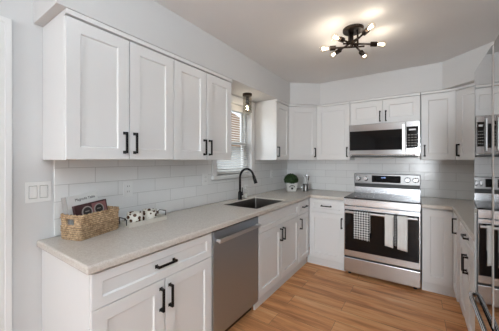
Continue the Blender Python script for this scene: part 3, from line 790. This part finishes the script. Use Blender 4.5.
# utensil crock
t = thing('utensil_holder', 'small silver pitcher with utensils beside the potted boxwood', 'utensil holder', (.44, 3.47, CT))
bm = bmesh.new(); add_lathe(bm, [(0, 0), (.042, 0), (.046, .01), (.036, .05), (.034, .075), (.044, .105), (.041, .105), (.031, .075), (.033, .05), (.04, .012), (0, .01)], 24); obj('pitcher', bm, M['steel_panel'], t, smooth=True)
bm = bmesh.new(); add_tube(bm, [(-.036, -.01, .09), (-.062, -.015, .085), (-.062, -.015, .04), (-.040, -.01, .03)], .004, 8); obj('pitcher_handle', bm, M['steel'], t, smooth=True)
for nm, dx, dy, top, mm in (('whisk', -.02, 0, .22, M['steel']), ('spatula', .03, .0, .20, M['plastic_dark']), ('spoon', .0, .02, .24, M['steel'])):
    u = thing(nm, {'whisk': 'thin silver whisk standing in the silver pitcher by the boxwood', 'spatula': 'dark spatula leaning right in the silver pitcher by the boxwood', 'spoon': 'tallest silver serving spoon standing in the silver pitcher'}[nm], 'utensil', (.44, 3.47, CT+.014))
    bm = bmesh.new(); p, q = Vector((dx*.5, dy*.6-.006, 0)), Vector((dx*1.3, dy*1.6-.006, top-.05)); add_tube(bm, [p, q], .003, 8); obj('shaft', bm, mm, u, smooth=True)
    bm = bmesh.new(); dirn = (q-p).normalized(); mt = Matrix.Translation(q) @ dirn.to_track_quat('Z', 'Y').to_matrix().to_4x4()
    if nm == 'whisk':
        for k in range(4):
            c, s = math.cos(k*PI/4), math.sin(k*PI/4)
            add_tube(bm, [mt @ Vector((c*.016*math.sin(i*PI/8)*1.0, s*.016*math.sin(i*PI/8), .055*math.sin(i*PI/16))) for i in range(0, 9)], .0009, 5)
            add_tube(bm, [mt @ Vector((-c*.016*math.sin(i*PI/8)*1.0, -s*.016*math.sin(i*PI/8), .055*math.sin(i*PI/16))) for i in range(0, 9)], .0009, 5)
    elif nm == 'spatula':
        vs = add_box(bm, -.018, .018, -.002, .002, -.005, .06); bmesh.ops.transform(bm, matrix=mt, verts=vs)
    else: add_lathe(bm, [(0, -.006), (.010, 0), (.017, .02), (.015, .038), (0, .048)], 16, mt @ Matrix.Diagonal((1, .35, 1, 1)))
    obj('head', bm, mm, u)

# ------------------------------------------------------------------ switches and outlets
t = thing('light_switch', 'white double rocker light switch plate on the wall left of the tile', 'light switch', (0, .495, 1.188), R90)
bm = bmesh.new()
cells(bm, [-.058, -.043, -.006, .006, .043, .058], [-.058, -.036, .036, .058], lambda u, v: not (abs(v) < .036 and .006 < abs(u) < .043), -.007, -.001, lambda u, v, w_: (u, w_, v))
obj('plate', bm, M['plastic_white'], t, .0015)
box('gap_shade_backing', M['print_grey'], t, -.05, .05, -.0012, -.0002, -.045, .045, 0)  # grey puts the shadow of the rocker gaps into the colour
for x in (-.0245, .0245): box('rocker', M['plastic_white'], t, x-.0165, x+.0165, -.0095, -.0013, -.0335, .0335, .0015)
def outlet(label, y, z, x=.009):
    t = thing('wall_outlet', label, 'outlet', (x, y, z), R90, None)
    pl = box('plate', M['plastic_white'], t, -.036, .036, -.005, 0, -.058, .058, .002)
    for s in (-.02, .02):
        f = box('receptacle', M['plastic_white'], t, -.016, .016, -.0075, -.0051, s-.014, s+.014, .004)
        bm = bmesh.new(); add_box(bm, -.008, -.0055, -.0079, -.0076, s-.005, s+.006); add_box(bm, .0055, .008, -.0079, -.0076, s-.005, s+.006); obj('slots', bm, M['print_dark'], f)
outlet('white wall outlet on the tile above the mugs', 1.02, 1.155)
outlet('white wall outlet on the tile left of the window', 1.83, 1.175)
outlet('white wall outlet on the tile between the window and the back corner', 3.22, 1.165)

# ------------------------------------------------------------------ lights
def bulb(parent, root, d, glow=2.0, r=.030, ln=.085, name='bulb'):
    """clear edison bulb, root at socket end, pointing along d"""
    mt = Matrix.Translation(root) @ Vector(d).to_track_quat('Z', 'Y').to_matrix().to_4x4(); k = ln/.085
    bm = bmesh.new(); add_lathe(bm, [(.010, 0), (.012, .012*k), (r*.75, .03*k), (r, .05*k), (r*.86, .07*k), (r*.45, .082*k), (0, .085*k)], 20, mt); b_ = obj(name, bm, M['bulb_glass'], parent, smooth=True)
    bm = bmesh.new()
    for q in range(4):
        c, s = math.cos(q*PI/2), math.sin(q*PI/2); add_tube(bm, [mt @ Vector((c*.004, s*.004, .015*k)), mt @ Vector((c*.011, s*.011, .060*k))], .0028, 6)
    obj('filament', bm, M['filament'], b_)
    l = bpy.data.lights.new('bulb_light', 'POINT'); l.energy = glow; l.color = (1, .92, .82); l.shadow_soft_size = .02
    lo = bpy.data.objects.new('bulb_light', l); C.objects.link(lo); lo.parent = parent; lo.location = mt @ Vector((0, 0, .05*k))
    return b_
cx, cy = 1.362, 2.15
t = thing('ceiling_light', 'dark bronze burst ceiling light with six clear bulbs on crossing rods', 'ceiling light', (cx, cy, ZC))
bm = bmesh.new(); add_lathe(bm, [(0, 0), (.080, 0), (.080, -.018), (.074, -.024), (0, -.024)], 36); obj('canopy', bm, M['bronze'], t)
yaw = math.radians(34.2); Rv = Vector((math.cos(yaw), math.sin(yaw), 0)); Fv = Vector((-math.sin(yaw), math.cos(yaw), 0))
specs = [(2, .205, .075, -.112, .02), (50, .185, .075, -.150, -.022), (106, .185, .075, -.118, .025), (172, .182, .09, -.142, -.012), (212, .145, .09, -.110, -.02), (275, .165, .085, -.095, .024)]
for az, ro, ri, z, off_ in specs:
    d = Rv*math.cos(math.radians(az))+Fv*math.sin(math.radians(az)); n_ = Vector((-d.y, d.x, 0))
    a = d*-ri+n_*off_+Vector((0,0,z)); b_ = d*(ro-.045)+n_*off_+Vector((0,0,z))
    bm = bmesh.new(); add_tube(bm, [a, b_], .0075, 10)
    st_ = d*.0+n_*off_; add_tube(bm, [Vector((st_.x*1.6, st_.y*1.6, -.023)), Vector((st_.x*1.6, st_.y*1.6, z))], .007, 8); rod = obj('rod', bm, M['bronze'], t, smooth=True)
    bm = bmesh.new(); add_tube(bm, [b_-d*.004, b_, b_+d*.045, b_+d*.047], [.010, .0195, .0195, .016], 16); obj('socket', bm, M['bronze'], rod)
    bulb(t, b_+d*.044, d, .4)
# lamp added out of view behind the viewer to lift the ceiling
t = thing('added_floor_lamp', 'tall dark lamp added out of view behind the viewer as upward fill light', 'added fill lamp', (2.35, -.45, 0))
bm = bmesh.new(); add_lathe(bm, [(0, 0), (.14, 0), (.14, .015), (.02, .03), (0, .03)], 28); obj('base', bm, M['bronze'], t)
bm = bmesh.new(); add_tube(bm, [(0, 0, .025), (0, 0, 1.62)], .013, 12); obj('pole', bm, M['bronze'], t, smooth=True)
bm = bmesh.new(); add_lathe(bm, [(0, 1.61), (.05, 1.615), (.14, 1.66), (.19, 1.715), (.185, 1.715), (.135, 1.667), (.05, 1.624), (0, 1.622)], 32); obj('lamp_shade', bm, M['bronze'], t, smooth=True)
l = area('upward_fill_light', (0, 0, 1.70), (PI, 0, 0), .25, .25, 44, (.81, .925, 1)); l.parent = t
# seeded glass fixture over the sink
t = thing('pendant_light', 'small dark flush light with clear glass shade under the soffit above the sink', 'ceiling light', (.155, 2.375, ZS))
bm = bmesh.new(); add_lathe(bm, [(0, 0), (.055, 0), (.055, -.022), (.05, -.028), (.018, -.028), (.018, -.125), (0, -.125)], 28); obj('canopy', bm, M['bronze'], t)
bm = bmesh.new(); add_lathe(bm, [(.044, -.028), (.050, -.055), (.054, -.22), (.0525, -.22), (.0485, -.055), (.0425, -.028)], 28); obj('glass_shade', bm, M['shade_glass'], t, smooth=True)
bulb(t, Vector((0, 0, -.124)), (0, 0, -1), 1.0, .027, .085)
